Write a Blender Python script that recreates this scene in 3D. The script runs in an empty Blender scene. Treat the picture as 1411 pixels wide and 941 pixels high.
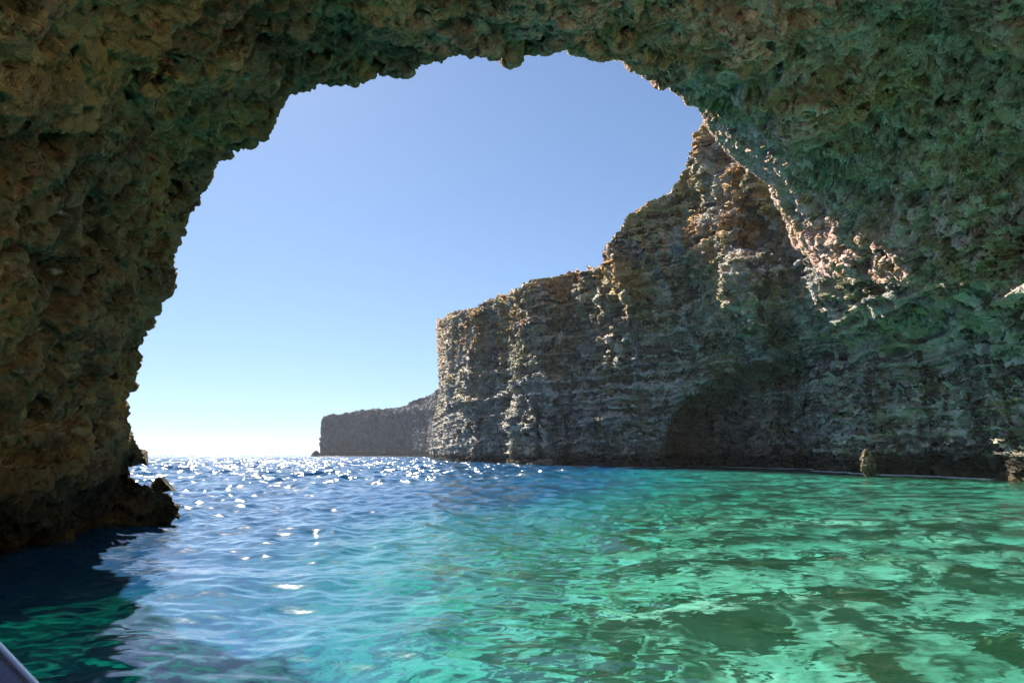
import bpy, math, random
import numpy as np
from mathutils import Vector, Matrix

random.seed(4)
rng = np.random.default_rng(11)
S = bpy.context.scene
COL = S.collection

# ------------------------------------------------------------------ camera
EYE = 2.0                       # eye height over the water, sitting in a boat
F = 941.0                       # focal length in units of the 1411-wide frame
PITCH = math.atan(155.0 / F)
cam_data = bpy.data.cameras.new('camera')
cam_data.sensor_width = 36.0
cam_data.lens = 36.0 * F / 1411.0
cam_data.clip_start = 0.05
cam_data.clip_end = 60000.0
cam = bpy.data.objects.new('camera', cam_data)
cam.location = (0, 0, EYE)
cam.rotation_euler = (math.radians(90) + PITCH, 0, 0)
COL.objects.link(cam)
S.camera = cam

# ------------------------------------------------------------------ sky, sun, exposure
SUN_EL = math.radians(42)
SUN_AZ = math.radians(-24.5)      # from +Y towards +X
world = bpy.data.worlds.new('World')
S.world = world
world.use_nodes = True
wn = world.node_tree
wn.nodes.clear()
sky = wn.nodes.new('ShaderNodeTexSky')
sky.sky_type = 'NISHITA'
sky.sun_disc = False
sky.sun_elevation = SUN_EL
sky.sun_rotation = SUN_AZ
sky.altitude = 0
sky.air_density = 1.0
sky.dust_density = 0.1
sky.ozone_density = 3.6
bg = wn.nodes.new('ShaderNodeBackground')
bg.inputs['Strength'].default_value = 0.050
wo = wn.nodes.new('ShaderNodeOutputWorld')
# the last few degrees above the horizon stay pale blue instead of turning yellow
tc = wn.nodes.new('ShaderNodeTexCoord'); sx = wn.nodes.new('ShaderNodeSeparateXYZ'); cx = wn.nodes.new('ShaderNodeCombineXYZ')
ab = wn.nodes.new('ShaderNodeMath'); ab.operation = 'MAXIMUM'; ab.inputs[1].default_value = 0.0
ad = wn.nodes.new('ShaderNodeMath'); ad.operation = 'ADD'; ad.inputs[1].default_value = 0.10
wn.links.new(tc.outputs['Generated'], sx.inputs[0]); wn.links.new(sx.outputs[2], ab.inputs[0]); wn.links.new(ab.outputs[0], ad.inputs[0])
wn.links.new(sx.outputs[0], cx.inputs[0]); wn.links.new(sx.outputs[1], cx.inputs[1]); wn.links.new(ad.outputs[0], cx.inputs[2])
nv = wn.nodes.new('ShaderNodeVectorMath'); nv.operation = 'NORMALIZE'
wn.links.new(cx.outputs[0], nv.inputs[0]); wn.links.new(nv.outputs[0], sky.inputs[0])
wn.links.new(sky.outputs[0], bg.inputs['Color'])
wn.links.new(bg.outputs[0], wo.inputs['Surface'])

sl = bpy.data.lights.new('sun', 'SUN')
sl.energy = 5.0
sl.angle = math.radians(0.5)
sl.color = (1.0, 0.93, 0.82)
sun = bpy.data.objects.new('sun', sl)
sd = Vector((math.sin(SUN_AZ) * math.cos(SUN_EL), math.cos(SUN_AZ) * math.cos(SUN_EL), math.sin(SUN_EL)))
sun.rotation_euler = (-sd).to_track_quat('-Z', 'Y').to_euler()
COL.objects.link(sun)

S.view_settings.view_transform = 'Standard'
S.view_settings.look = 'None'
S.view_settings.gamma = 1.0
S.view_settings.use_curve_mapping = False
S.view_settings.exposure = 1.5
cy = S.cycles
cy.use_denoising = True
cy.denoiser = 'OPENIMAGEDENOISE'
cy.max_bounces = 10
cy.diffuse_bounces = 6
cy.glossy_bounces = 3
cy.transmission_bounces = 6
cy.transparent_max_bounces = 8
cy.caustics_reflective = False
cy.caustics_refractive = True
cy.sample_clamp_indirect = 6.0
cy.sample_clamp_direct = 30.0

# ------------------------------------------------------------------ noise in numpy
def _hash(ix, iy, iz, seed):
    h = (ix.astype(np.uint32) * np.uint32(374761393) + iy.astype(np.uint32) * np.uint32(668265263)
         + iz.astype(np.uint32) * np.uint32(2147483647) + np.uint32(seed * 974634777 & 0xffffffff))
    h = (h ^ (h >> np.uint32(13))) * np.uint32(1274126177)
    h = (h ^ (h >> np.uint32(16))) * np.uint32(2246822519)
    return h ^ (h >> np.uint32(15))

def _h01(ix, iy, iz, seed):
    return (_hash(ix, iy, iz, seed) & np.uint32(0xffffff)).astype(np.float32) / np.float32(0xffffff)

def vnoise(p, seed=0):
    """smooth value noise, -1..1; p is (n,3)"""
    f = np.floor(p)
    i = f.astype(np.int64).astype(np.int32)
    t = (p - f).astype(np.float32)
    t = t * t * t * (t * (t * 6 - 15) + 10)
    out = np.zeros(len(p), np.float32)
    for dx in (0, 1):
        wx = t[:, 0] if dx else 1 - t[:, 0]
        for dy in (0, 1):
            wy = t[:, 1] if dy else 1 - t[:, 1]
            for dz in (0, 1):
                wz = t[:, 2] if dz else 1 - t[:, 2]
                out += wx * wy * wz * _h01(i[:, 0] + dx, i[:, 1] + dy, i[:, 2] + dz, seed)
    return out * 2 - 1

ROT = np.array([[0.00, 0.80, 0.60], [-0.80, 0.36, -0.48], [-0.60, -0.48, 0.64]])
def fbm(p, octaves=4, seed=0, gain=0.5, ridged=False):
    out = np.zeros(len(p), np.float32); a = 1.0; tot = 0
    q = p.copy()
    for k in range(octaves):
        n = vnoise(q, seed + k)
        if ridged: n = 1 - 2 * np.abs(n)
        out += a * n; tot += a; a *= gain
        q = q @ ROT.T * 2.03 + 7.7
    return out / tot

def worley(p, seed=0):
    """distance to the nearest and second nearest feature point"""
    f = np.floor(p); i = f.astype(np.int64).astype(np.int32); t = (p - f).astype(np.float32)
    d1 = np.full(len(p), 9.0, np.float32); d2 = d1.copy()
    for dx in (-1, 0, 1):
        for dy in (-1, 0, 1):
            for dz in (-1, 0, 1):
                a, b, c = i[:, 0] + dx, i[:, 1] + dy, i[:, 2] + dz
                h = _hash(a, b, c, seed)
                ox = (h & np.uint32(1023)).astype(np.float32) / 1023
                oy = ((h >> np.uint32(10)) & np.uint32(1023)).astype(np.float32) / 1023
                oz = ((h >> np.uint32(20)) & np.uint32(1023)).astype(np.float32) / 1023
                d = (dx + ox - t[:, 0]) ** 2 + (dy + oy - t[:, 1]) ** 2 + (dz + oz - t[:, 2]) ** 2
                d2 = np.where(d < d1, d1, np.minimum(d2, d)); d1 = np.minimum(d1, d)
    return np.sqrt(d1), np.sqrt(d2)

def sstep(a, b, x):
    t = np.clip((x - a) / (b - a), 0, 1)
    return t * t * (3 - 2 * t)

# ------------------------------------------------------------------ small helpers
cP, sP = math.cos(PITCH), math.sin(PITCH)
def look(px, py):
    """unit sight line for a point of the survey sketch"""
    px = np.asarray(px, float); py = np.asarray(py, float)
    x = (px - 705.5) / F; y = (470.5 - py) / F
    d = np.stack([x, cP - y * sP, sP + y * cP], -1)
    return d / np.linalg.norm(d, axis=-1, keepdims=True)

def azel(az, el):
    az = np.radians(az); el = np.radians(el)
    return np.stack([np.sin(az) * np.cos(el), np.cos(az) * np.cos(el), np.sin(el)], -1)

def at_dist(px, py, hd):
    """point at horizontal distance hd"""
    d = look(px, py)
    return np.array([0, 0, EYE]) + d * (np.asarray(hd) / np.hypot(d[..., 0], d[..., 1]))[..., None]

def on_water(px, py):
    d = look(px, py)
    return EYE / -d[2] * math.hypot(d[0], d[1])

class Field:
    """smooth interpolation of log distance over directions"""
    def __init__(s, dirs, rad, eps=0.03):
        s.d = np.array(dirs); s.e = eps
        K = s.phi(s.d)
        n = len(s.d)
        A = np.zeros((n + 1, n + 1)); A[:n, :n] = K + np.eye(n) * 1e-4; A[:n, n] = 1; A[n, :n] = 1
        s.w = np.linalg.solve(A, np.concatenate([np.log(np.array(rad)), [0]]))
    def phi(s, q):
        return -np.sqrt(((q[:, None, :] - s.d[None]) ** 2).sum(-1) + s.e ** 2)
    def __call__(s, q):
        out = np.empty(len(q))
        for k in range(0, len(q), 100000):
            out[k:k + 100000] = s.phi(q[k:k + 100000]) @ s.w[:-1] + s.w[-1]
        return np.exp(out)

def grid_mesh(name, P, mat, smooth=True, closed_u=False, up=False):
    """P: rows x cols x 3 -> one mesh object, its faces turned towards the air"""
    R, Cn = P.shape[:2]
    c_ = P[R // 3:2 * R // 3:7, ::9]
    n_ = np.cross(np.gradient(P, axis=1), np.gradient(P, axis=0))[R // 3:2 * R // 3:7, ::9]
    turn = (n_[..., 2].sum() < 0) if up else ((n_ * (np.array([0, 0, EYE]) - c_)).sum() < 0)
    V = P.reshape(-1, 3).astype(np.float32)
    idx = np.arange(R * Cn).reshape(R, Cn)
    if closed_u:
        idx = np.concatenate([idx, idx[:, :1]], 1)
    q = np.stack([idx[:-1, :-1], idx[:-1, 1:], idx[1:, 1:], idx[1:, :-1]], -1).reshape(-1, 4)
    if turn: q = q[:, ::-1]
    print(name, 'turned', turn)
    return raw_mesh(name, V, q, mat, smooth)

def raw_mesh(name, V, q, mat, smooth=True, parent=None):
    me = bpy.data.meshes.new(name)
    q = np.asarray(q, np.int32)
    k = q.shape[1]
    me.vertices.add(len(V)); me.vertices.foreach_set('co', np.asarray(V, np.float32).ravel())
    me.loops.add(q.size); me.loops.foreach_set('vertex_index', q.ravel())
    me.polygons.add(len(q))
    me.polygons.foreach_set('loop_start', np.arange(0, q.size, k, dtype=np.int32))
    me.polygons.foreach_set('loop_total', np.full(len(q), k, np.int32))
    me.update(calc_edges=True)
    me.validate()
    me.polygons.foreach_set('use_smooth', np.full(len(me.polygons), smooth, bool))
    me.materials.append(mat)
    o = bpy.data.objects.new(name, me)
    COL.objects.link(o)
    if parent: o.parent = parent
    return o

def grid_normals(P):
    du = np.gradient(P, axis=1); dv = np.gradient(P, axis=0)
    n = np.cross(du, dv)
    return n / (np.linalg.norm(n, axis=-1, keepdims=True) + 1e-9)

def tag(o, label, cat, kind=None, group=None):
    o['label'] = label; o['category'] = cat
    if kind: o['kind'] = kind
    if group: o['group'] = group
    return o

# ------------------------------------------------------------------ materials
class NT:
    def __init__(s, name):
        s.m = bpy.data.materials.new(name); s.m.use_nodes = True
        s.t = s.m.node_tree; s.t.nodes.clear()
        s.out = s.t.nodes.new('ShaderNodeOutputMaterial')
    def n(s, kind, **kw):
        nd = s.t.nodes.new('ShaderNode' + kind)
        ins = kw.pop('ins', {})
        for k, v in kw.items(): setattr(nd, k, v)
        for k, v in ins.items():
            if isinstance(v, bpy.types.NodeSocket): s.t.links.new(v, nd.inputs[k])
            else: nd.inputs[k].default_value = v
        return nd
    def link(s, a, b): s.t.links.new(a, b)
    def math(s, op, a, b=0.0, c=0.0, clamp=False):
        nd = s.n('Math', operation=op, use_clamp=clamp)
        for i, v in enumerate((a, b, c)):
            if isinstance(v, bpy.types.NodeSocket): s.link(v, nd.inputs[i])
            else: nd.inputs[i].default_value = v
        return nd.outputs[0]
    def mix(s, f, a, b, blend='MIX'):
        nd = s.n('Mix', data_type='RGBA', blend_type=blend)
        for i, v in ((0, f), (6, a), (7, b)):
            if isinstance(v, bpy.types.NodeSocket): s.link(v, nd.inputs[i])
            elif i == 0: nd.inputs[0].default_value = v
            else: nd.inputs[i].default_value = (*v, 1) if len(v) == 3 else v
        return nd.outputs[2]
    def ramp(s, f, a, b):
        return s.n('MapRange', interpolation_type='SMOOTHSTEP', ins={'Value': f, 'From Min': a, 'From Max': b}).outputs[0]
    def noise(s, vec, scale, detail=6, rough=0.55, dist=0.0):
        return s.n('TexNoise', ins={'Vector': vec, 'Scale': scale, 'Detail': detail, 'Roughness': rough, 'Distortion': dist}).outputs[0]
    def voro(s, vec, scale, feature='F1', rand=1.0):
        return s.n('TexVoronoi', feature=feature, ins={'Vector': vec, 'Scale': scale, 'Randomness': rand}).outputs['Distance']
    def mapv(s, vec, scale):
        return s.n('Mapping', ins={'Vector': vec, 'Scale': scale}).outputs[0]

def rock_material(name, base, light, ochre, green, feat=1.0, ochre_amt=0.5, green_amt=0.5, disp=0.12,
                  strata=0.0, pale_band=0.0, tide=1.6, pits=1.0, ceil=0.0, high=0.0, west=0.0):
    """weathered coralline limestone: feat = size in metres of its pits"""
    t = NT(name)
    pos = t.n('NewGeometry').outputs['Position']
    sep = t.n('SeparateXYZ', ins={0: pos})
    z = sep.outputs['Z']
    warpn = t.n('TexNoise', ins={'Vector': pos, 'Scale': 0.7 / feat, 'Detail': 3.0})
    warp = t.n('VectorMath', operation='MULTIPLY_ADD', ins={0: warpn.outputs['Color'], 1: (feat * .9,) * 3, 2: pos}).outputs[0]
    # --- colour
    big = t.noise(pos, 0.11 / feat, 4, 0.6)
    med = t.noise(warp, 0.8 / feat, 8, 0.68)
    fine = t.noise(warp, 4.5 / feat, 6, 0.7)
    c = t.mix(t.ramp(med, 0.44, 0.56), base, light)
    streak = t.noise(t.mapv(pos, (1, 1, 0.16)), 0.35 / feat, 6, 0.65)
    c = t.mix(t.math('MULTIPLY', t.ramp(streak, 0.5, 0.68), ochre_amt), c, ochre)
    if west:      # left flank painted darker: olive growth, with its shade put into the colour
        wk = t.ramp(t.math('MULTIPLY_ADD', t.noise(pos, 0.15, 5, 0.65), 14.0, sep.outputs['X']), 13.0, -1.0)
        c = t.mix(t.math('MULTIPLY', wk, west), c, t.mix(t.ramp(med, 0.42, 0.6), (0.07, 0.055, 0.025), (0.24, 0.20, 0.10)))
    if high:      # rusty weathering runs down from the upper edge
        hi = t.math('MULTIPLY', t.ramp(t.math('MULTIPLY_ADD', t.noise(t.mapv(pos, (1, 1, 0.25)), 0.12, 5, 0.6), 26.0, z), 31.0, 45.0), t.ramp(t.noise(t.mapv(pos, (1, 1, 0.3)), 0.28, 6, 0.65), 0.42, 0.6))
        c = t.mix(t.math('MULTIPLY', hi, high), c, ochre)
    if ceil:      # down-facing rock: growth, and the water's green bounce light painted in
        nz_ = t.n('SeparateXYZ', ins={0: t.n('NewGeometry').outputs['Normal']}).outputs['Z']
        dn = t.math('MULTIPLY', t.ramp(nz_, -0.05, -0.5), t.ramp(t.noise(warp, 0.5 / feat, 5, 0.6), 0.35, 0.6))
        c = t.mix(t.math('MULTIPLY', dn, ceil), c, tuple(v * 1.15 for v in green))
    gn = t.noise(warp, 0.22 / feat, 6, 0.66)
    c = t.mix(t.math('MULTIPLY', t.ramp(gn, 0.44, 0.62), green_amt), c, green)
    lich = t.ramp(t.noise(warp, 1.7 / feat, 7, 0.75), 0.58, 0.7)
    c = t.mix(t.math('MULTIPLY', lich, 0.5), c, tuple(min(1, v * 1.35) for v in light))
    dark = t.ramp(fine, 0.60, 0.36)
    c = t.mix(t.math('MULTIPLY', dark, 0.4), c, tuple(v * 0.4 for v in base))
    if pale_band:
        wob = t.math('MULTIPLY_ADD', t.noise(t.mapv(pos, (1, 1, 0.3)), 0.25, 5, 0.6), 9.0, z)
        band = t.math('MULTIPLY', t.ramp(wob, 5.0, 8.0), t.ramp(wob, 21.0, 12.0))
        spots = t.ramp(t.noise(warp, 0.7, 8, 0.7), 0.40, 0.54)
        c = t.mix(t.math('MULTIPLY', t.math('MULTIPLY', band, spots), pale_band), c, (0.64, 0.62, 0.56))
    if strata:
        drip = t.math('MULTIPLY', t.ramp(t.noise(t.mapv(pos, (1, 1, 0.12)), 0.4, 6, 0.68), 0.53, 0.62), t.ramp(z, 20.0, 9.0))
        c = t.mix(t.math('MULTIPLY', drip, 0.6 * min(1, strata * 2)), c, (0.055, 0.055, 0.052))
    # black tidal stain and brown weed close to the water
    zw = t.math('MULTIPLY_ADD', t.noise(pos, 0.6, 5, 0.65), 2.2, t.math('SUBTRACT', z, 1.1))
    c = t.mix(t.math('MULTIPLY', t.ramp(zw, tide + 1.6, tide), 0.86), c, (0.028, 0.026, 0.022))
    weed = t.math('MULTIPLY', t.ramp(zw, tide * .75, tide * .2), t.ramp(t.noise(pos, 1.1, 5, 0.6), 0.42, 0.6))
    c = t.mix(t.math('MULTIPLY', weed, 0.8), c, (0.13, 0.10, 0.045))
    # --- relief
    v1 = t.voro(warp, 1.1 / feat)
    v2 = t.voro(warp, 3.2 / feat)
    r1 = t.n('TexNoise', noise_type='RIDGED_MULTIFRACTAL', ins={'Vector': warp, 'Scale': 0.8 / feat, 'Detail': 7.0, 'Roughness': 0.55, 'Offset': 1.0, 'Gain': 2.0}).outputs[0]
    n1 = t.noise(warp, 3.2 / feat, 10, 0.7)
    pit1 = t.ramp(v1, 0.42, 0.12)
    pit2 = t.ramp(v2, 0.45, 0.15)
    h = t.math('MULTIPLY', r1, 0.5)
    h = t.math('SUBTRACT', h, t.math('MULTIPLY', pit1, 0.9 * pits))
    h = t.math('SUBTRACT', h, t.math('MULTIPLY', pit2, 0.35 * pits))
    h = t.math('ADD', h, t.math('MULTIPLY', n1, 1.1))
    if strata:
        zz = t.math('MULTIPLY_ADD', t.noise(pos, 0.15, 4, 0.5), 2.4, z)
        lay = t.n('TexNoise', noise_dimensions='1D', ins={'W': zz, 'Scale': 1.1, 'Detail': 4.0, 'Roughness': 0.7}).outputs[0]
        lay = t.ramp(lay, 0.38, 0.52)
        brk = t.n('TexBrick', offset=0.5, ins={'Vector': t.n('CombineXYZ', ins={0: t.math('MULTIPLY_ADD', t.noise(pos, 0.4, 5, 0.7), 7.0, t.math('SUBTRACT', t.math('MULTIPLY', sep.outputs['Y'], .8), t.math('MULTIPLY', sep.outputs['X'], .8))), 1: t.math('MULTIPLY_ADD', t.noise(pos, 0.9, 5, 0.7), 1.6, zz)}).outputs[0],
                  'Scale': 0.5, 'Mortar Size': 0.05, 'Mortar Smooth': 0.9, 'Brick Width': 1.9, 'Row Height': 0.5})
        low = t.ramp(z, 13.0, 8.0)
        cracks = t.math('MULTIPLY', t.math('MULTIPLY', brk.outputs['Fac'], low), t.ramp(t.noise(pos, 0.35, 5, .7), 0.42, 0.6))
        h = t.math('SUBTRACT', h, t.math('MULTIPLY', cracks, 1.2 * strata))
        h = t.math('ADD', h, t.math('MULTIPLY', lay, 0.8 * strata))
        c = t.mix(t.math('MULTIPLY', cracks, 0.85), c, (0.03, 0.03, 0.028))
    d = t.n('Displacement', ins={'Height': h, 'Midlevel': 1.0, 'Scale': disp})
    t.link(d.outputs[0], t.out.inputs['Displacement'])
    b = t.n('BsdfPrincipled', ins={'Base Color': c, 'Roughness': 0.88})
    b.inputs['Specular IOR Level'].default_value = 0.22
    t.link(b.outputs[0], t.out.inputs['Surface'])
    t.m.displacement_method = 'BOTH'
    return t.m

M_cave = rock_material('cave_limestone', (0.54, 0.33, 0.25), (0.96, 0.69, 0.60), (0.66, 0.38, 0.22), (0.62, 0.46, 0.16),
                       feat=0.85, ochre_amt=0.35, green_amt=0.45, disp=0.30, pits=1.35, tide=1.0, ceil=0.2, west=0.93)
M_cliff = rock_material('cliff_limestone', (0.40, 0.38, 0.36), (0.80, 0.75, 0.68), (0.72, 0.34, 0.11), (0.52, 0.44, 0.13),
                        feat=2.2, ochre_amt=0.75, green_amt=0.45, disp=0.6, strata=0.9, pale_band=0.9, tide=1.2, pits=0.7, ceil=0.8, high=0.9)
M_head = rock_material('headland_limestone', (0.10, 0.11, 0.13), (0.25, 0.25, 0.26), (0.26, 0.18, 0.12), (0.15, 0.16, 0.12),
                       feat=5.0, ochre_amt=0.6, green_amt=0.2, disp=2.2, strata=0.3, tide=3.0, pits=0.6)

# ------------------------------------------------------------------ 1. the cave: left wall, roof and right flank, one rock shell
RIM = [(262, 1050), (258, 900), (252, 800), (240, 735), (236, 716), (247, 706), (240, 696), (236, 685), (220, 675), (208, 674), (200, 669), (185, 657), (171, 649),
       (187, 638), (194, 630), (195, 622), (189, 611), (181, 602), (181, 592), (174, 582), (174, 570), (185, 535), (192, 500), (204, 470),
       (222, 425), (240, 390), (237, 356), (245, 345), (255, 312), (270, 285), (284, 250), (294, 222), (325, 206), (347, 201),
       (365, 185), (377, 160), (387, 137), (400, 125), (415, 123), (435, 117), (470, 113), (500, 109), (523, 105), (550, 97),
       (568, 100), (575, 87), (582, 78), (607, 80), (625, 80), (643, 75), (655, 67), (673, 65), (685, 61), (688, 64), (695, 73),
       (720, 73), (747, 68), (777, 68), (803, 73), (837, 77), (860, 80), (883, 88), (903, 103), (911, 118), (927, 121),
       (940, 127), (956, 132), (965, 144), (972, 166), (984, 188), (1004, 213), (1036, 238), (1060, 254), (1066, 280), (1079, 304), (1092, 340),
       (1112, 352), (1126, 372), (1140, 382), (1180, 380), (1210, 388), (1250, 392), (1290, 389), (1350, 384), (1411, 388), (1560, 384), (1700, 380)]
RIM = np.array(RIM, float)
# where the sheet starting at each rim point leaves the frame
MIDK = {0: (-60, 1060), 3: (-60, 800), 12: (-60, 690), 23: (-60, 470), 26: (-60, 330), 31: (-60, 110), 33: (20, -60), 37: (230, -60), 45: (510, -60),
        52: (680, -60), 58: (820, -60), 62: (960, -60), 65: (1090, -60), 68: (1260, -60), 71: (1480, -60), 74: (1600, 60), 77: (1700, 150),
        82: (1800, 250), 84: (1900, 320), 86: (2100, 372)}
FARK = {0: (-70, -30), 12: (-72, 0), 26: (-68, 26), 37: (-52, 44), 52: (0, 47), 65: (34, 46), 74: (56, 38), 82: (66, 26), 86: (78, 16)}

seg = np.hypot(*np.diff(RIM, axis=0).T); arc = np.concatenate([[0], np.cumsum(seg)])
NC = 1700
# spend most columns on the stretch that is in view
dens = np.where(RIM[:, 1] > 760, 0.25, 1.0) * np.where(RIM[:, 0] > 1430, 0.3, 1.0)
warc = np.concatenate([[0], np.cumsum(seg * (dens[1:] + dens[:-1]) / 2)])
wt = np.linspace(0, warc[-1], NC)
T = np.interp(wt, warc, arc)
rim2 = np.stack([np.interp(T, arc, RIM[:, 0]), np.interp(T, arc, RIM[:, 1])], -1)
mk = sorted(MIDK); mid2 = np.stack([np.interp(T, arc[mk], [MIDK[k][j] for k in mk]) for j in (0, 1)], -1)
fk = sorted(FARK)
fard = np.stack([np.interp(T, arc[fk], azel(*FARK[k])[None, j] if False else [azel(*FARK[k])[j] for k in fk]) for j in range(3)], -1)
fard /= np.linalg.norm(fard, axis=1, keepdims=True)
rimd, midd = look(rim2[:, 0], rim2[:, 1]), look(mid2[:, 0], mid2[:, 1])

R1, R2 = 600, 40
u1 = np.linspace(0, 1, R1)[:, None, None]
pix = rim2[None] * (1 - u1) + mid2[None] * u1
D1 = look(pix[..., 0], pix[..., 1])
u2 = np.linspace(0, 1, R2 + 1)[1:, None, None]
om = np.arccos(np.clip((midd * fard).sum(-1), -1, 1))[None, :, None]
D2 = (np.sin((1 - u2) * om) * midd[None] + np.sin(u2 * om) * fard[None]) / np.sin(om)
D = np.concatenate([D1, D2], 0)

ctrl = []
def cp(px, py, hd):
    d = look(px, py); ctrl.append((d, hd / math.hypot(d[0], d[1])))
def ca(az, el, hd=None, z=None):
    d = azel(az, el); ctrl.append((d, hd / math.cos(math.radians(el)) if hd else (z - EYE) / d[2]))
for px, py in ((236, 716), (190, 722), (150, 726), (85, 741), (0, 754)): cp(px, py, on_water(px, py))
for px, py, hd in ((250, 800, 19), (258, 1000, 18.5), (100, 850, 16), (0, 850, 13.3), (-60, 1000, 12.5), (150, 900, 17),
                   (247, 706, 22.6), (236, 685, 22.4), (200, 669, 21.5), (171, 649, 22.6), (195, 622, 20.8), (174, 575, 21.4), (192, 500, 20.8),
                   (100, 690, 19.3), (130, 650, 19.0), (60, 700, 17.2), (0, 700, 15.8), (0, 640, 15.6), (60, 620, 16.6), (120, 600, 18.0),
                   (240, 390, 20.4), (290, 225, 19.8), (350, 201, 19.0), (400, 125, 18.2), (568, 100, 17.4), (690, 65, 17.2), (800, 72, 18.0),
                   (905, 106, 24), (940, 127, 32), (968, 160, 44), (1036, 238, 60), (1079, 304, 66), (1126, 378, 62), (1210, 388, 52.5), (1290, 389, 47), (1411, 388, 39.8),
                   (1700, 380, 30),
                   (0, 0, 8.6), (0, 200, 10.2), (0, 400, 12.0), (0, 520, 13.2), (130, 300, 14.6), (130, 480, 16.6), (160, 100, 11.6), (260, 150, 14.6), (200, 0, 10.0),
                   (350, 0, 11.6), (350, 100, 14.4), (520, 0, 12.6), (700, 0, 13.6), (850, 0, 15.4), (1000, 0, 17.6), (1000, 100, 24), (1100, 200, 33), (1180, 100, 26), (1200, 0, 20.6),
                   (1320, 80, 25), (1411, 0, 19.5), (1411, 150, 27), (1411, 280, 37), (1250, 280, 41), (1180, 320, 52), (1330, 340, 41), (1150, 250, 45),
                   (705, -300, 7.6), (1200, -300, 12.5), (1600, -100, 15.5), (1700, 200, 25), (200, -300, 6.6)):
    cp(px, py, hd)
ca(0, 80, z=12.3); ca(180, 70, z=12.3); ca(180, 46, z=11.5); ca(-90, 60, z=11.2); ca(90, 60, z=12.6)
ca(-120, 0, hd=7.5); ca(-120, -30, hd=7); ca(-90, 0, hd=7.8); ca(-60, 0, hd=10); ca(-60, -25, hd=9.5); ca(-125, 28, hd=8); ca(-70, 30, hd=9); ca(-60, 15, hd=10)
ca(90, 20, hd=22); ca(100, 26, hd=20); ca(88, 16, hd=22); ca(118, 38, hd=16)
fieldA = Field([c[0] for c in ctrl], [c[1] for c in ctrl])
rad = fieldA(D.reshape(-1, 3)).reshape(D.shape[:2])
eye = np.array([0, 0, EYE])
inner = eye + D * rad[..., None]

# smooth large forms, then honeycomb hollows, strong near the mouth and weak exactly on the lip
N = grid_normals(inner)
flip = np.sign((N * D).sum(-1, keepdims=True)); N = N * flip          # pointing into the rock
flat = inner.reshape(-1, 3)
RR = rad.reshape(-1)
big = fbm(flat * np.array([0.20, 0.20, 0.14]), 3, 3)
mid = fbm(flat * 0.8, 5, 20, 0.6, ridged=True)
crack = np.exp(-(fbm(flat * np.array([.22, .22, .16]), 3, 140) / 0.035) ** 2) + 0.7 * np.exp(-(fbm(flat * np.array([.3, .3, .9]) + 9, 3, 150) / 0.03) ** 2)
beds = fbm(np.stack([flat[:, 0] * .05, flat[:, 1] * .05, flat[:, 2] * 1.1 + vnoise(flat * .15, 8)], -1), 3, 160)
w1, w2 = worley(flat * 0.75 + 0.9 * np.stack([vnoise(flat * .7, 71), vnoise(flat * .7, 72), vnoise(flat * .7, 73)], -1), 31)
hol = 1 - sstep(0.12, 0.62, w1)
edge = np.concatenate([np.linspace(0, 1, R1) ** 0.5, np.ones(R2)])[:, None] * np.ones((1, NC))
edge = 0.10 + 0.90 * sstep(0, 0.35, edge).reshape(-1)
scale_r = np.clip(RR / 20.0, 0.6, 1.8) * (0.45 + 0.55 * sstep(1.0, 5.0, flat[:, 2]))
dsp = (big * 0.9 - mid * 0.36 + hol * 0.45 + crack * 0.55 + beds * 0.35) * edge * scale_r
inner = (flat + N.reshape(-1, 3) * dsp[:, None]).reshape(inner.shape)

# the outer skin: the arch is a few metres thick and weathered outside as well
TH = np.interp(T, arc[[0, 12, 33, 60, 68, 77, 86]], [5, 4, 3, 3, 2, 1.6, 3])
out_dir = midd - rimd; out_dir -= (out_dir * rimd).sum(-1, keepdims=True) * rimd
out_dir /= np.linalg.norm(out_dir, axis=-1, keepdims=True)
NB = 26
ph = np.linspace(0, 1, NB + 2)[1:-1][:, None, None]
rimP = inner[0]
bridge = rimP[None] + rimd[None] * TH[None, :, None] * ph + out_dir[None] * (TH[None, :, None] * (0.30 * ph + 0.10 * np.sin(ph * math.pi)))
bn = fbm(bridge.reshape(-1, 3) * 0.5, 4, 55).reshape(NB, NC)
bridge = bridge + out_dir[None] * (bn * 0.5 * np.sin(ph[..., 0] * math.pi))[..., None]
rows = np.linspace(0, R1 + R2 - 1, 60).astype(int)
outer = inner[rows] + D[rows] * TH[None, :, None] + out_dir[None] * TH[None, :, None] * 0.2 * np.exp(-np.arange(60) / 8.0)[:, None, None]
outer[..., 2] += np.where(D[rows][..., 2] > 0.3, 0.6, 0) * np.ones(outer.shape[:2])
outer = outer + np.array([0, 0, 1.0]) * (fbm(outer.reshape(-1, 3) * 0.3, 3, 77).reshape(60, NC))[..., None] * 0.7
shell = np.concatenate([outer[::-1], bridge[::-1], inner], 0)
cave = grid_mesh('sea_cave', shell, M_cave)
tag(cave, 'dark pitted limestone sea cave arching overhead, its mouth framing the sky and sea', 'sea cave', 'structure')

# ------------------------------------------------------------------ 2. the tall cliff outside with the low grotto and the right wall
TOPB = np.array([(603, 440), (612, 438), (620, 431), (634, 426), (648, 424), (665, 420), (679, 411), (700, 403), (721, 394), (729, 387), (750, 380), (764, 380),
        (785, 373), (806, 373), (823, 367), (837, 360), (832, 345), (838, 330), (850, 312), (858, 297), (884, 280), (901, 272), (922, 263), (935, 244),
        (950, 225), (956, 204), (963, 183), (975, 150), (1010, 120), (1060, 160), (1110, 240), (1150, 300), (1250, 330), (1420, 335), (1700, 330), (1900, 320)], float)
NCB = 1250
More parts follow.
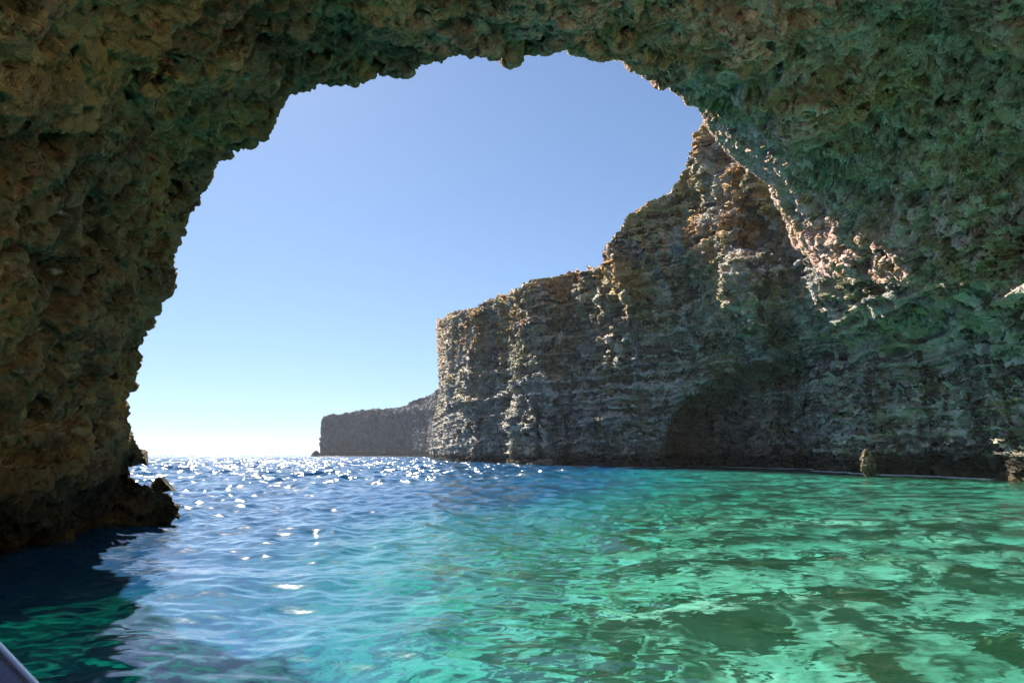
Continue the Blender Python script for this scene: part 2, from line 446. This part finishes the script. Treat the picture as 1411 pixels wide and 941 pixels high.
# columns follow the waterline; each column runs from top to foot, leaning where the corner of the cliff leans
FOOT = np.array([(590, 632), (594, 633), (600, 634), (616, 636), (634, 637), (648, 638), (665, 638.7), (686, 639.5), (700, 641), (718, 642), (735, 642.3), (752, 642.6),
        (785, 643), (806, 643), (823, 643.6), (832, 643.8), (838, 644), (842, 644), (850, 644.2), (858, 644.3), (884, 644.5), (901, 644.7), (922, 645), (935, 645.2),
        (950, 645.5), (956, 645.6), (963, 645.8), (975, 646), (1010, 647), (1060, 648), (1110, 649), (1150, 650.5), (1250, 656), (1420, 664.5), (1700, 690), (1900, 720)], float)
sB = np.hypot(*np.diff(FOOT, axis=0).T) + 0.5 * np.hypot(*np.diff(TOPB, axis=0).T)
aB = np.concatenate([[0], np.cumsum(sB)])
wB = np.interp(FOOT[:, 0], [590, 1430, 1440, 1900], [1, 1, 0.2, 0.2])
waB = np.concatenate([[0], np.cumsum(sB * (wB[1:] + wB[:-1]) / 2)])
tB = np.interp(np.linspace(0, waB[-1], NCB), waB, aB)
top2 = np.stack([np.interp(tB, aB, TOPB[:, j]) for j in (0, 1)], -1)
foot2 = np.stack([np.interp(tB, aB, FOOT[:, j]) for j in (0, 1)], -1)
RB = 620
v = np.linspace(0, 1, RB)[:, None]
# vertical in the sketch except near the far corner, where the foot flares out
px = top2[None, :, 0] + (foot2[None, :, 0] - top2[None, :, 0]) * np.where(foot2[None, :, 0] < 640, sstep(0.45, 1.0, v), v)
py = top2[None, :, 1] + (foot2[None, :, 1] + 0 - top2[None, :, 1]) * v
DB = look(px, py)
ctrl = []
for x, y in ((594, 633.5), (616, 636), (648, 638), (686, 639.5), (718, 642), (752, 642.6), (806, 643), (838, 644), (884, 644.5), (922, 645), (975, 646),
             (1010, 647), (1060, 648), (1110, 649), (1150, 650.5), (1200, 654), (1250, 656), (1307, 658.5), (1360, 661.5), (1411, 664.5), (1550, 675), (1700, 690), (1900, 720)):
    hd = on_water(x, y)
    cp(x, y, hd)
    if x < 832: LN = ((0.25, 1.005), (0.5, 1.015), (0.75, 1.025), (1.0, 1.04))
    elif x < 978: LN = ((0.25, 1.0), (0.5, .99), (0.75, .975), (1.0, .965))
    if x < 978:
        o_ = np.argsort(TOPB[:, 0]); tops = np.interp(x, TOPB[o_, 0], TOPB[o_, 1])
        for q, lean in LN: cp(x, y + (tops - y) * q, hd * lean)
    elif x < 1500:
        ov = 1.0 if x > 1120 else 0.7
        for yy, lean in ((600, 1.01), (540, 1.01), (500, 1.005), (475, .98), (450, 1 - .09 * ov), (412, 1 - .165 * ov), (385, 1 - .18 * ov), (340, 1 - .17 * ov), (260, 1 - .15 * ov)):
            if yy < 300 and x > 1120: continue
            cp(x, yy, hd * lean)
    else:
        cp(x, 500, hd); cp(x, 340, hd * .95)
fieldB = Field([c[0] for c in ctrl], [c[1] for c in ctrl], 0.02)
radB = fieldB(DB.reshape(-1, 3)).reshape(DB.shape[:2])
hdB = radB * np.hypot(DB[..., 0], DB[..., 1])
# low grotto cut into the foot: a vault deepening to its back wall
lx = [905, 909, 912, 925, 949, 985, 1021, 1073, 1110, 1130, 1136]
ly = [700, 644, 596, 568, 545, 521, 503, 487, 478, 478, 520]
lip = np.interp(px, lx, ly)
inside_y = (py - lip)
gx = sstep(906, 955, px) * (1 - sstep(1126, 1136, px))
rec = gx * (0.45 * sstep(-3, 6, inside_y) + 0.55 * sstep(0, 46, inside_y)) * (px > 905) * (px < 1136)
hdB2 = hdB + rec * (18.0 - 8.0 * sstep(925, 1110, px))
# the nearer buttress stands a few metres proud of the cliff beyond it
eb = 836 + np.clip(py - 345, 0, 130) * 0.24
hdB2 = hdB2 + (1 - sstep(eb - 5, eb + 5, px)) * (1 - sstep(450, 560, py)) * 7.0
# the fold of rock with its sunlit cleft under the roof's flank
cleft = np.exp(-((px - 1045) / 30.0) ** 2 - ((py - 318) / 34.0) ** 2)
hdB2 = hdB2 + cleft * 7.0
PB = eye + DB * (hdB2 / np.hypot(DB[..., 0], DB[..., 1]))[..., None]
NBn = grid_normals(PB); NBn *= np.sign((NBn * DB).sum(-1, keepdims=True))
Hn = NBn.copy(); Hn[..., 2] *= 0.5; Hn /= np.linalg.norm(Hn, axis=-1, keepdims=True)
q = PB.reshape(-1, 3)
far = np.clip(hdB2.reshape(-1) / 90.0, 0.55, 1.6)
butt = fbm(q * np.array([0.065, 0.065, 0.018]), 3, 5)
flute = fbm(q * np.array([0.24, 0.24, 0.055]), 4, 12, 0.55, ridged=True)
lump = fbm(q * 0.28, 4, 40, 0.55)
qs = q.copy(); zwob = q[:, 2] + 1.2 * vnoise(q * 0.06, 9)
ledge = fbm(np.stack([q[:, 0] * .02, q[:, 1] * .02, zwob * 0.5], -1), 4, 60)
wb1, wb2 = worley(q * np.array([0.16, 0.16, 0.34]) + 0.5 * np.stack([vnoise(q * .2, 81), vnoise(q * .2, 82), vnoise(q * .2, 83)], -1), 62)
block = sstep(0.0, 0.16, wb2 - wb1)
ccrack = np.exp(-(fbm(q * np.array([.12, .12, .03]), 3, 170) / 0.03) ** 2) + 0.6 * np.exp(-(fbm(q * np.array([.03, .03, .22]) + 5, 3, 175) / 0.04) ** 2)
vv = (np.ones((RB, NCB)) * v).reshape(-1)
keep = 0.3 + 0.7 * sstep(0, 0.05, vv)
dB = (butt * 3.4 - flute * (0.45 + 0.8 * sstep(12, 26, q[:, 2])) + lump * 1.0 + ledge * (1.7 - 1.0 * sstep(12, 26, q[:, 2])) - block * 0.5 + ccrack * 1.2) * far * keep
dB *= np.interp(vv, [0, 0.9, 1.0], [1, 1, 0.6]) * (0.15 + 0.85 * sstep(600, 680, px.reshape(-1)))
# undercut notch at the water
PB = (q + Hn.reshape(-1, 3) * dB[:, None])
zB = PB[:, 2]
PB[:, :2] += (Hn.reshape(-1, 3)[:, :2]) * (1.0 * np.exp(-((zB - 1.6) / 1.0) ** 2) * (0.5 + 0.5 * vnoise(q * 0.15, 90)))[:, None]
PB = PB.reshape(RB, NCB, 3)
# plateau behind the top edge and the foot running on below the water
nh = np.stack([DB[0, :, 0], DB[0, :, 1], np.zeros(NCB)], -1); nh /= np.linalg.norm(nh, axis=1, keepdims=True)
hid = top2[:, 0] > 968
plat = []
for dist in (60, 30, 14, 7, 3.5, 1.5, 0.6):
    w = PB[0] + nh * dist + np.array([0, 0, 1.0]) * (np.where(hid, 0.1, -0.04) * dist - 0.3 * min(dist, 1.5))[:, None]
    w[:, 2] += fbm(w * 0.4, 3, 15) * min(dist, 3) * 0.25
    plat.append(w)
below = [PB[-1] + np.array([0, 0, -dz]) - nh * dz * k for dz, k in ((0.4, 0.1), (1.0, .3), (2.0, .5), (5.0, .7), (12, .8), (26, 1.0))]
full = np.concatenate([np.stack(plat), PB, np.stack(below)], 0)
# the corner turns back out of sight
side = []
for dist in (90, 45, 20, 8, 3):
    c0 = full[:, 0].copy()
    c0[:, 0] += dist * 0.28; c0[:, 1] += dist
    c0[:, 0] += 1.5 * fbm(c0 * np.array([.1, .1, .05]), 3, 33)
    side.append(c0)
full = np.concatenate([np.stack(side, 1), full], 1)
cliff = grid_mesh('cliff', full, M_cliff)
tag(cliff, 'tall grey and ochre limestone cliff with a low dark grotto at its foot', 'cliff', 'structure')

# ------------------------------------------------------------------ 3. the far headland
HT = np.array([(436, 590), (441, 580), (446, 574), (460, 571), (483, 567), (505, 564), (525, 562), (548, 560), (560, 557), (567, 552), (574, 550), (585, 546), (595, 541), (604, 535), (612, 530), (660, 515), (720, 505)], float)
NH, RH = 420, 150
hx = np.linspace(442, 720, NH)
hy = np.interp(hx, HT[:, 0], HT[:, 1])
hd = np.interp(hx, [442, 480, 560, 612, 720], [800, 760, 640, 520, 400])
nt = np.cumsum(rng.normal(0, .1, NH)); 
dirH = look(hx, hy); elev = dirH[:, 2] / np.hypot(dirH[:, 0], dirH[:, 1])
ztop = EYE + elev * hd
base_dir = np.stack([dirH[:, 0], dirH[:, 1]], -1) / np.hypot(dirH[:, 0], dirH[:, 1])[:, None]
vv = np.linspace(0, 1, RH)[:, None]
zz = ztop[None] * (1 - vv) + (-8) * vv
lean = (1 - vv) * 6 * np.ones((1, NH))
XY = base_dir[None] * (hd[None] + lean)[..., None]
PH = np.concatenate([XY, zz[..., None]], -1)
qq = PH.reshape(-1, 3)
dh = fbm(qq * np.array([.013, .013, .008]), 4, 101) * 22 - fbm(qq * np.array([.05, .05, .04]), 4, 111, ridged=True) * 3 + fbm(np.stack([qq[:, 0] * .004, qq[:, 1] * .004, qq[:, 2] * .12], -1), 3, 7) * 6.0
# a deeper notch at the waterline under the nose
PH[..., :2] += np.repeat(base_dir[None], RH, 0) * dh.reshape(RH, NH)[..., None]
PH[0, :, 2] += fbm(qq[:NH] * 0.05, 3, 44) * 2.6
nrm = np.stack([base_dir[:, 0], base_dir[:, 1], 0 * hd], -1)
platH = np.stack([PH[0] + nrm * d + np.array([0, 0, -.03 * d]) for d in (300, 120, 40, 12, 3)])
PH = np.concatenate([platH, PH], 0)
sideH = []
for d in (260, 120, 50, 20, 8, 3):
    c0 = PH[:, 0].copy(); c0[:, 0] += d * 0.02; c0[:, 1] += d; c0[:, 0] += 3 * fbm(c0 * .03, 3, 39)
    sideH.append(c0)
PH = np.concatenate([np.stack(sideH, 1), PH], 1)
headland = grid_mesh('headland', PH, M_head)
tag(headland, 'low flat-topped headland far off behind the tall cliff, blue with distance', 'headland', 'structure')

# ------------------------------------------------------------------ added pale slope behind the boat, unseen, bouncing warm light into the cave
gx_, gy_ = np.meshgrid(np.linspace(-14, 60, 200), np.linspace(0, 1, 120))
zr = np.where(gy_ < 0.35, -2.0 + gy_ / 0.35 * 4.5, 2.5 + (gy_ - 0.35) / 0.65 * 40)
yr = 0.010 * (gx_ - 5) ** 2 - 2 - np.clip(gy_ / 0.35, 0, 1) * 13 - 9 * sstep(0.35, 1, gy_)
RP = np.stack([gx_, yr, zr], -1)
qr = RP.reshape(-1, 3)
RP = RP + np.array([0, 0.95, 0.3]) * (fbm(qr * 0.1, 4, 401) * 2.4 + fbm(qr * 0.4, 4, 411, ridged=True) * 1.2).reshape(RP.shape[:2])[..., None]
M_pale = rock_material('pale_limestone', (0.62, 0.52, 0.40), (0.80, 0.72, 0.60), (0.66, 0.46, 0.28), (0.55, 0.50, 0.34), feat=1.5, ochre_amt=0.5, green_amt=0.1, disp=0.5, tide=-4)
rear = grid_mesh('bounce_slope', RP, M_pale)
tag(rear, 'added unseen limestone slope behind the boat, bouncing sunlight into the cave', 'cliff', 'structure')

# ------------------------------------------------------------------ loose rocks
def rock_mesh(name, size, loc, seed, mat, rough=0.35, sub=5, rotz=0.0, spike=None):
    import bmesh
    bm = bmesh.new(); bmesh.ops.create_icosphere(bm, subdivisions=sub, radius=1.0)
    V = np.array([v.co[:] for v in bm.verts]); Fc = np.array([[l.vert.index for l in f.loops] for f in bm.faces]); bm.free()
    U = V.copy()
    r = 1 + rough * fbm(U * 1.3 + seed * 3.1, 4, seed, 0.55) + rough * 0.5 * fbm(U * 3.3 + seed, 3, seed + 9, ridged=True)
    w1_, w2_ = worley(U * 1.6 + seed * 1.7, seed + 5)
    r -= rough * 0.6 * (1 - sstep(0, .25, w2_ - w1_))
    V = U * r[:, None] * np.array(size)
    if spike is not None: V = spike(V, U)
    c, s = math.cos(rotz), math.sin(rotz)
    V = np.stack([V[:, 0] * c - V[:, 1] * s, V[:, 0] * s + V[:, 1] * c, V[:, 2]], -1)
    o = raw_mesh(name, V, Fc, mat)
    o.location = loc
    return o

M_rock = rock_material('foot_rock', (0.30, 0.235, 0.16), (0.50, 0.42, 0.31), (0.50, 0.29, 0.15), (0.26, 0.23, 0.1), feat=0.9, ochre_amt=0.6, green_amt=0.1, disp=0.22, tide=-0.6)
p = at_dist(434.5, 625, 640)
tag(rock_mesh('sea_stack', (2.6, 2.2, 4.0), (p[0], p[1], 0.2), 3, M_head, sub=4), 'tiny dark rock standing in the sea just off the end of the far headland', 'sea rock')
for (x, y, back, size, seed, lab) in ((1197, 655, 2.4, (0.55, 0.5, 1.25), 6, 'upright sunlit rock knob at the foot of the pale right wall'),
                                     (750, 642.6, 1.0, (3.2, 2.0, 1.1), 8, 'low pinkish rock lying in the foam at the foot of the tall cliff')):
    hd_ = on_water(x, y) - back
    p = at_dist(x, y, hd_)
    tag(rock_mesh('rock', size, (p[0], p[1], 0.75 if seed == 6 else 0.0), seed, M_rock, sub=5), lab, 'rock', group='loose rocks at the cliff foot')

# ------------------------------------------------------------------ seabed
def bed_depth(x, y):
    az = np.degrees(np.arctan2(x, y)); r = np.hypot(x, y)
    d = np.interp(az, [-180, -50, -22, -8, 3, 14, 30, 60, 100, 180], [9, 10, 9.0, 5.2, 4.0, 3.3, 2.9, 2.7, 4, 9])
    d = d + sstep(12, 50, r) * np.interp(az, [-180, -30, -12, 0, 6, 12, 20, 60, 180], [8, 10, 10, 10, 5.5, 2.2, 0.9, 0.5, 8])
    d = d + sstep(60, 400, r) * np.interp(az, [-180, -30, 4, 8, 20, 180], [25, 25, 25, 8, 2, 25])
    return d
rr = np.concatenate([[0.5], np.geomspace(2.0, 120, 420), np.geomspace(125, 9000, 60)])
aa = np.radians(np.concatenate([np.linspace(-180, -46, 40, endpoint=False), np.linspace(-46, 46, 560, endpoint=False), np.linspace(46, 180, 40, endpoint=False)]))
A_, R_ = np.meshgrid(aa, rr)
X, Y = R_ * np.sin(A_), R_ * np.cos(A_)
pts = np.stack([X.ravel(), Y.ravel(), 0 * X.ravel()], -1)
fade = (1 - sstep(60, 200, R_.ravel()))
rel = fbm(pts * 0.16, 4, 201) * 0.9 + sstep(0.05, 0.5, fbm(pts * 0.42, 4, 210, 0.55)) * 0.7 + fbm(pts * 1.6, 3, 220) * 0.14
Z = -bed_depth(X, Y).ravel() + rel * fade
t = NT('seabed_sand')
pos = t.n('NewGeometry').outputs['Position']
flatp = t.mapv(pos, (1, 1, 0.2))
patch = t.ramp(t.noise(flatp, 0.75, 9, 0.66, 0.3), 0.48, 0.64)
patch2 = t.ramp(t.noise(flatp, 2.6, 8, 0.68, 0.2), 0.44, 0.66)
sand = t.mix(t.noise(flatp, 3.0, 8, 0.7), (0.62, 0.60, 0.50), (0.80, 0.78, 0.68))
weed = t.mix(t.noise(flatp, 2.0, 6, 0.7), (0.11, 0.13, 0.04), (0.32, 0.31, 0.10))
c = t.mix(t.math('MULTIPLY', patch2, 0.55), sand, (0.26, 0.25, 0.12))
c = t.mix(t.math('MULTIPLY', patch, 0.45), c, weed)
b = t.n('BsdfPrincipled', ins={'Base Color': c, 'Roughness': 0.95})
bmp = t.n('Bump', ins={'Height': t.noise(flatp, 4.0, 8, 0.7), 'Strength': 0.6, 'Distance': 0.12})
t.link(bmp.outputs[0], b.inputs['Normal'])
t.link(b.outputs[0], t.out.inputs['Surface'])
M_bed = t.m
bed = grid_mesh('seabed', np.stack([X, Y, Z.reshape(X.shape)], -1), M_bed, closed_u=True, up=True)
tag(bed, 'pale sandy seabed with dark weed showing through the clear green water', 'seabed', 'structure')

# boulders lying on the seabed, each placed where its dark shape shows through the water
M_boulder = rock_material('weedy_boulder', (0.07, 0.07, 0.035), (0.42, 0.38, 0.20), (0.20, 0.15, 0.06), (0.09, 0.11, 0.03), feat=0.35, ochre_amt=0.4, green_amt=0.4, disp=0.16, tide=-30)
SUNK = [(1182, 815, 135, 30, 'round dark boulder under the water right of centre, darkest of the sunken ones'),
        (1062, 866, 120, 22, 'long dark sunken slab just left of and below the round dark boulder'),
        (1330, 786, 150, 34, 'broad brownish sunken boulder near the right edge of the picture'),
        (1040, 776, 190, 30, 'wide flat sunken reef rock under the middle of the green water'),
        (1290, 722, 120, 16, 'thin dark sunken rock close in front of the right wall'),
        (985, 682, 150, 14, 'long faint sunken rock far out in front of the grotto'),
        (880, 832, 34, 9, 'small dark sunken stone alone in the bright turquoise water'),
        (880, 722, 120, 18, 'dark sunken rock out beyond the small lone stone'),
        (830, 918, 200, 26, 'long dark sunken ridge at the very bottom of the picture'),
        (940, 905, 70, 24, 'greenish sunken boulder at the right end of the bottom ridge'),
        (1210, 905, 120, 34, 'weed-covered sunken boulder below the round dark boulder'),
        (1375, 880, 110, 40, 'large weedy sunken boulder in the bottom right corner')]
for n_, (px_, py_, w_, h_, lab) in enumerate(SUNK):
    r_ = on_water(px_, py_); d_ = look(px_, py_); e_ = math.asin(-d_[2])
    tt = math.asin(math.cos(e_) / 1.333)
    az_ = math.atan2(d_[0], d_[1])
    dep = float(bed_depth(np.array(r_ * math.sin(az_)), np.array(r_ * math.cos(az_))))
    rr_ = r_ + (dep - 0.5) * math.tan(tt)
    half = w_ / F * r_ / 2 * (0.5 if w_ < 130 else 0.4)
    deep = max(0.2, min(half * 0.7, h_ / 2 * r_ * r_ / (EYE * F)))
    tag(rock_mesh('sunken_boulder', (half, deep, min(0.7, 0.25 + 0.4 * deep)), (rr_ * math.sin(az_), rr_ * math.cos(az_), -dep + 0.25), 30 + n_, M_boulder, rough=0.6, sub=5,
                  rotz=random.uniform(-.2, .2)), lab, 'boulder', group='boulders lying on the seabed')

# ------------------------------------------------------------------ sea surface
WAVES = []
for i in range(80):
    lam = float(np.exp(rng.uniform(np.log(0.28), np.log(4.5))))
    th = math.radians(-118) + rng.normal(0, 0.55 if lam > 1.5 else 0.85)   # running in from the open sea, to the right and towards the cave
    k = 2 * math.pi / lam
    amp = 0.0075 * lam ** 0.85 * rng.uniform(0.5, 1.3)
    WAVES.append((k * math.cos(th), k * math.sin(th), amp, rng.uniform(0, 6.28), lam))
OPEN = []                       # longer, steeper chop out in the open
for i in range(36):
    lam = float(np.exp(rng.uniform(np.log(1.6), np.log(9.0))))
    th = math.radians(-105) + rng.normal(0, 0.6)
    OPEN.append((2 * math.pi / lam * math.cos(th), 2 * math.pi / lam * math.sin(th), 0.0085 * lam * rng.uniform(0.5, 1.4), rng.uniform(0, 6.28), lam))
rr = np.concatenate([[0.3, 1.0, 1.8], np.geomspace(2.4, 420, 1200), np.geomspace(425, 9000, 90)])
aa = np.radians(np.concatenate([np.linspace(-180, -44, 60, endpoint=False), np.linspace(-44, 44, 1000, endpoint=False), np.linspace(44, 180, 60, endpoint=False)]))
A_, R_ = np.meshgrid(aa, rr)
X, Y = R_ * np.sin(A_), R_ * np.cos(A_)
cell = np.maximum(R_ * math.radians(0.088), np.gradient(rr)[:, None])
Z = np.zeros_like(X); DXs = np.zeros_like(X); DYs = np.zeros_like(X)
gust = 0.75 + 0.5 * fbm(np.stack([X.ravel() * .05, Y.ravel() * .05, 0 * X.ravel()], -1), 2, 300).reshape(X.shape)
shelter = 1 - 0.55 * sstep(4, 20, np.degrees(A_)) * (1 - sstep(60, 160, R_))
for kx, ky, amp, p0, lam in WAVES:
    w = 1 - sstep(0.18, 0.45, cell / lam)
    ph_ = kx * X + ky * Y + p0 + 0.6 * np.sin(0.21 * X + 0.13 * Y + p0 * 3)
    Z += amp * w * np.sin(ph_)
    kk = math.hypot(kx, ky)
    DXs -= 0.7 * amp * w * kx / kk * np.cos(ph_) * -1; DYs -= 0.7 * amp * w * ky / kk * np.cos(ph_) * -1
calm = 0.5 + 0.5 * sstep(9, 34, R_)
Z *= gust * shelter * calm
side_ok = (np.abs(np.degrees(A_)) < 44)
azd = np.degrees(A_)
outk = sstep(18, 75, R_) * (1 - 0.8 * sstep(2, 16, azd) * (1 - sstep(90, 200, R_)))
for kx, ky, amp, p0, lam in OPEN:
    w = (1 - sstep(0.2, 0.5, cell / lam)) * outk
    Z += amp * w * np.sin(kx * X + ky * Y + p0 + 0.8 * np.sin(0.11 * X - 0.07 * Y + p0 * 5))
Z *= side_ok * (1 - sstep(30, 44, np.abs(np.degrees(A_)))) + (1 - side_ok) * 0
P = np.stack([X + DXs * shelter * calm * side_ok * .9, Y + DYs * shelter * calm * side_ok * .9, Z], -1)

t = NT('sea_water')
pos = t.n('NewGeometry').outputs['Position']
pw = t.mapv(pos, (0.62, 1.15, 1.0))
geo = t.n('NewGeometry')
dist = t.n('VectorMath', operation='LENGTH', ins={0: pos}).outputs['Value']
off = t.ramp(dist, 20.0, 90.0)                      # rougher outside the shelter of the cave
def slope(scale, detail, amp, rough=0.6):
    nz = t.n('TexNoise', ins={'Vector': pw, 'Scale': scale, 'Detail': detail, 'Roughness': rough, 'Distortion': 0.3}).outputs['Color']
    ctr = t.n('VectorMath', operation='SUBTRACT', ins={0: nz, 1: (0.5, 0.5, 0.5)}).outputs[0]
    k = t.n('CombineXYZ')
    for q_, m_ in ((0, 0.75), (1, 1.0)):
        if isinstance(amp, float): k.inputs[q_].default_value = amp * m_
        else: t.link(t.math('MULTIPLY', amp, m_), k.inputs[q_])
    return t.n('VectorMath', operation='MULTIPLY', ins={0: ctr, 1: k.outputs[0]}).outputs[0]
tot = geo.outputs['Normal']
for sc_, de_, am_ in ((0.7, 2.0, t.math('MULTIPLY', off, 2.2)), (2.4, 3.0, t.math('MULTIPLY_ADD', off, 1.3, 0.20)), (9.0, 2.0, 0.20)):
    tot = t.n('VectorMath', operation='ADD', ins={0: tot, 1: slope(sc_, de_, am_)}).outputs[0]
nrm_ = t.n('VectorMath', operation='NORMALIZE', ins={0: tot}).outputs[0]
fres = t.n('Fresnel', ins={'IOR': 1.333, 'Normal': nrm_}).outputs[0]
gl = t.n('BsdfGlossy', ins={'Color': (1, 1, 1, 1), 'Roughness': 0.10, 'Normal': nrm_})
rf = t.n('BsdfRefraction', ins={'Color': (1, 1, 1, 1), 'Roughness': 0.0, 'IOR': 1.333, 'Normal': nrm_})
tr = t.n('BsdfTransparent', ins={'Color': (1, 1, 1, 1)})
dep_ = t.n('Attribute', attribute_name='depth').outputs['Fac']
bc = t.mix(t.ramp(dep_, 3.2, 6.0), (0.06, 0.28, 0.13), (0.015, 0.27, 0.36))
bc = t.mix(t.ramp(dep_, 5.6, 9.0), bc, (0.004, 0.13, 0.36))
body = t.n('BsdfDiffuse', ins={'Color': bc})
# steep light (the sun's) mostly goes straight down, light at a glancing angle bends
face = t.n('LayerWeight', ins={'Blend': 0.5}).outputs['Facing']
fr = t.ramp(face, 0.40, 0.62)
m1 = t.n('MixShader', ins={0: fr, 1: tr.outputs[0], 2: rf.outputs[0]})
m2 = t.n('MixShader', ins={0: t.math('MULTIPLY_ADD', t.ramp(dep_, 3.0, 7.0), 0.22, 0.12), 1: m1.outputs[0], 2: body.outputs[0]})
m3 = t.n('MixShader', ins={0: fres, 1: m2.outputs[0], 2: gl.outputs[0]})
t.link(m3.outputs[0], t.out.inputs['Surface'])
va = t.n('VolumeAbsorption', ins={'Color': (0.10, 0.79, 0.76, 1), 'Density': 0.25})
t.link(va.outputs[0], t.out.inputs['Volume'])
M_water = t.m
sea = grid_mesh('sea', P, M_water, closed_u=True, up=True)
at_ = sea.data.attributes.new('depth', 'FLOAT', 'POINT')
at_.data.foreach_set('value', bed_depth(X, Y).astype(np.float32).ravel())
tag(sea, 'clear rippled sea, deep blue offshore and turquoise to green by the cave', 'sea', 'structure')

# ------------------------------------------------------------------ foam where the swell breaks along the cliff foot
t = NT('foam')
b = t.n('BsdfPrincipled', ins={'Base Color': (0.80, 0.82, 0.82, 1), 'Roughness': 0.8})
t.link(b.outputs[0], t.out.inputs['Surface'])
M_foam = t.m
fv, ff = [], []
def foam_patch(x, y, rx, ry, rot, seed):
    n = 12; base = len(fv)
    r = np.random.default_rng(seed)
    k = r.uniform(0.55, 1.25, n)
    fv.append((x, y, 0.14))
    for i in range(n):
        a = 2 * math.pi * i / n
        u_, w_ = rx * k[i] * math.cos(a), ry * k[i] * math.sin(a)
        fv.append((x + u_ * math.cos(rot) - w_ * math.sin(rot), y + u_ * math.sin(rot) + w_ * math.cos(rot), 0.05))
    for i in range(n):
        ff.append((base, base + 1 + i, base + 1 + (i + 1) % n))
fr_ = np.random.default_rng(5)
row0 = full[len(plat) + RB - 1, 5:]      # the cliff's foot line
for k in range(2600):
    j = int(fr_.integers(0, NCB - 40))
    pxx = foot2[j, 0]
    dens_ = 1.0 if pxx < 780 else (0.25 if pxx < 1130 else 0.22)
    if fr_.random() > dens_ or pxx > 1360: continue
    c0, c1 = row0[j], row0[min(j + 3, NCB - 1)]
    rot = math.atan2(c1[1] - c0[1], c1[0] - c0[0])
    d2 = -np.array([c0[0], c0[1]]) / math.hypot(c0[0], c0[1])
    offd = abs(fr_.normal(0, 1.0)) * (2.6 if pxx < 780 else 0.55) + (0.2)
    foam_patch(c0[0] + d2[0] * offd, c0[1] + d2[1] * offd, fr_.uniform(.25, 1.3), fr_.uniform(.08, .3), rot + fr_.normal(0, .25), k)
foam = raw_mesh('foam', np.array(fv), np.array(ff), M_foam)
tag(foam, 'thin broken line of white foam along the foot of the cliffs', 'foam', 'stuff')

# ------------------------------------------------------------------ the boat's handrail in the near corner
def tube(name, path, r, mat, parent=None, seg_n=20):
    path = [np.array(p_, float) for p_ in path]
    V, Q = [], []
    for i, p_ in enumerate(path):
        tg = path[min(i + 1, len(path) - 1)] - path[max(i - 1, 0)]; tg /= np.linalg.norm(tg)
        a = np.cross(tg, [0, 0, 1.0]) if abs(tg[2]) < .95 else np.cross(tg, [1.0, 0, 0]); a /= np.linalg.norm(a); b_ = np.cross(tg, a)
        rad_ = r if np.isscalar(r) else r[i]
        for k in range(seg_n):
            an = 2 * math.pi * k / seg_n
            V.append(p_ + (a * math.cos(an) + b_ * math.sin(an)) * rad_)
    for i in range(len(path) - 1):
        for k in range(seg_n):
            k2 = (k + 1) % seg_n
            Q.append((i * seg_n + k, i * seg_n + k2, (i + 1) * seg_n + k2, (i + 1) * seg_n + k))
    return raw_mesh(name, np.array(V), np.array(Q), mat, parent=parent)
t = NT('polished_steel')
sc = t.noise(t.n('TexCoord').outputs['Object'], 60, 4, 0.6)
b = t.n('BsdfPrincipled', ins={'Base Color': (0.10, 0.11, 0.17, 1), 'Metallic': 0.7, 'Roughness': t.n('MapRange', ins={'Value': sc, 'To Min': 0.16, 'To Max': 0.34}).outputs[0]})
t.link(b.outputs[0], t.out.inputs['Surface'])
M_steel = t.m
A0 = eye + look(-124, 820) * 0.95
A1 = eye + look(32, 994) * 0.80
rail = bpy.data.objects.new('boat_handrail', None); COL.objects.link(rail)
rail.location = (A0[0], A0[1], A0[2] - 0.6)
tag(rail, 'dark polished steel boat handrail cutting across the bottom left corner', 'handrail')
dr = (A1 - A0)
path = [A0 - dr * 1.5 + np.array([-0.05, 0, -0.55]), A0 - dr * 1.5 + np.array([-0.05, 0, -0.2]), A0 - dr * 1.42 + np.array([-0.01, 0, -0.04])]
path += [A0 + dr * k for k in np.linspace(-1.25, 1.6, 14)]
L0 = np.array(rail.location[:])
tube('rail', [p_ - L0 for p_ in path], 0.026, M_steel, rail)
pp = A0 + dr * 1.5
tube('post', [pp - L0, pp - L0 + np.array([0, 0, -0.3]), pp - L0 + np.array([0, 0, -0.6])], 0.02, M_steel, rail)

# ------------------------------------------------------------------ sea air
t = NT('haze')
pv = t.n('VolumePrincipled', ins={'Color': (0.86, 0.92, 1.0, 1), 'Density': 0.00009, 'Anisotropy': 0.2})
t.link(pv.outputs[0], t.out.inputs['Volume'])
V = [(x, y, z) for x in (-9500, 9500) for y in (-9500, 9500) for z in (-60, 90)]
Q = [(0, 1, 3, 2), (4, 6, 7, 5), (0, 4, 5, 1), (2, 3, 7, 6), (0, 2, 6, 4), (1, 5, 7, 3)]
haze = raw_mesh('haze', V, Q, t.m, smooth=False)
tag(haze, 'thin pale sea haze over the distant water and headland', 'haze', 'stuff')
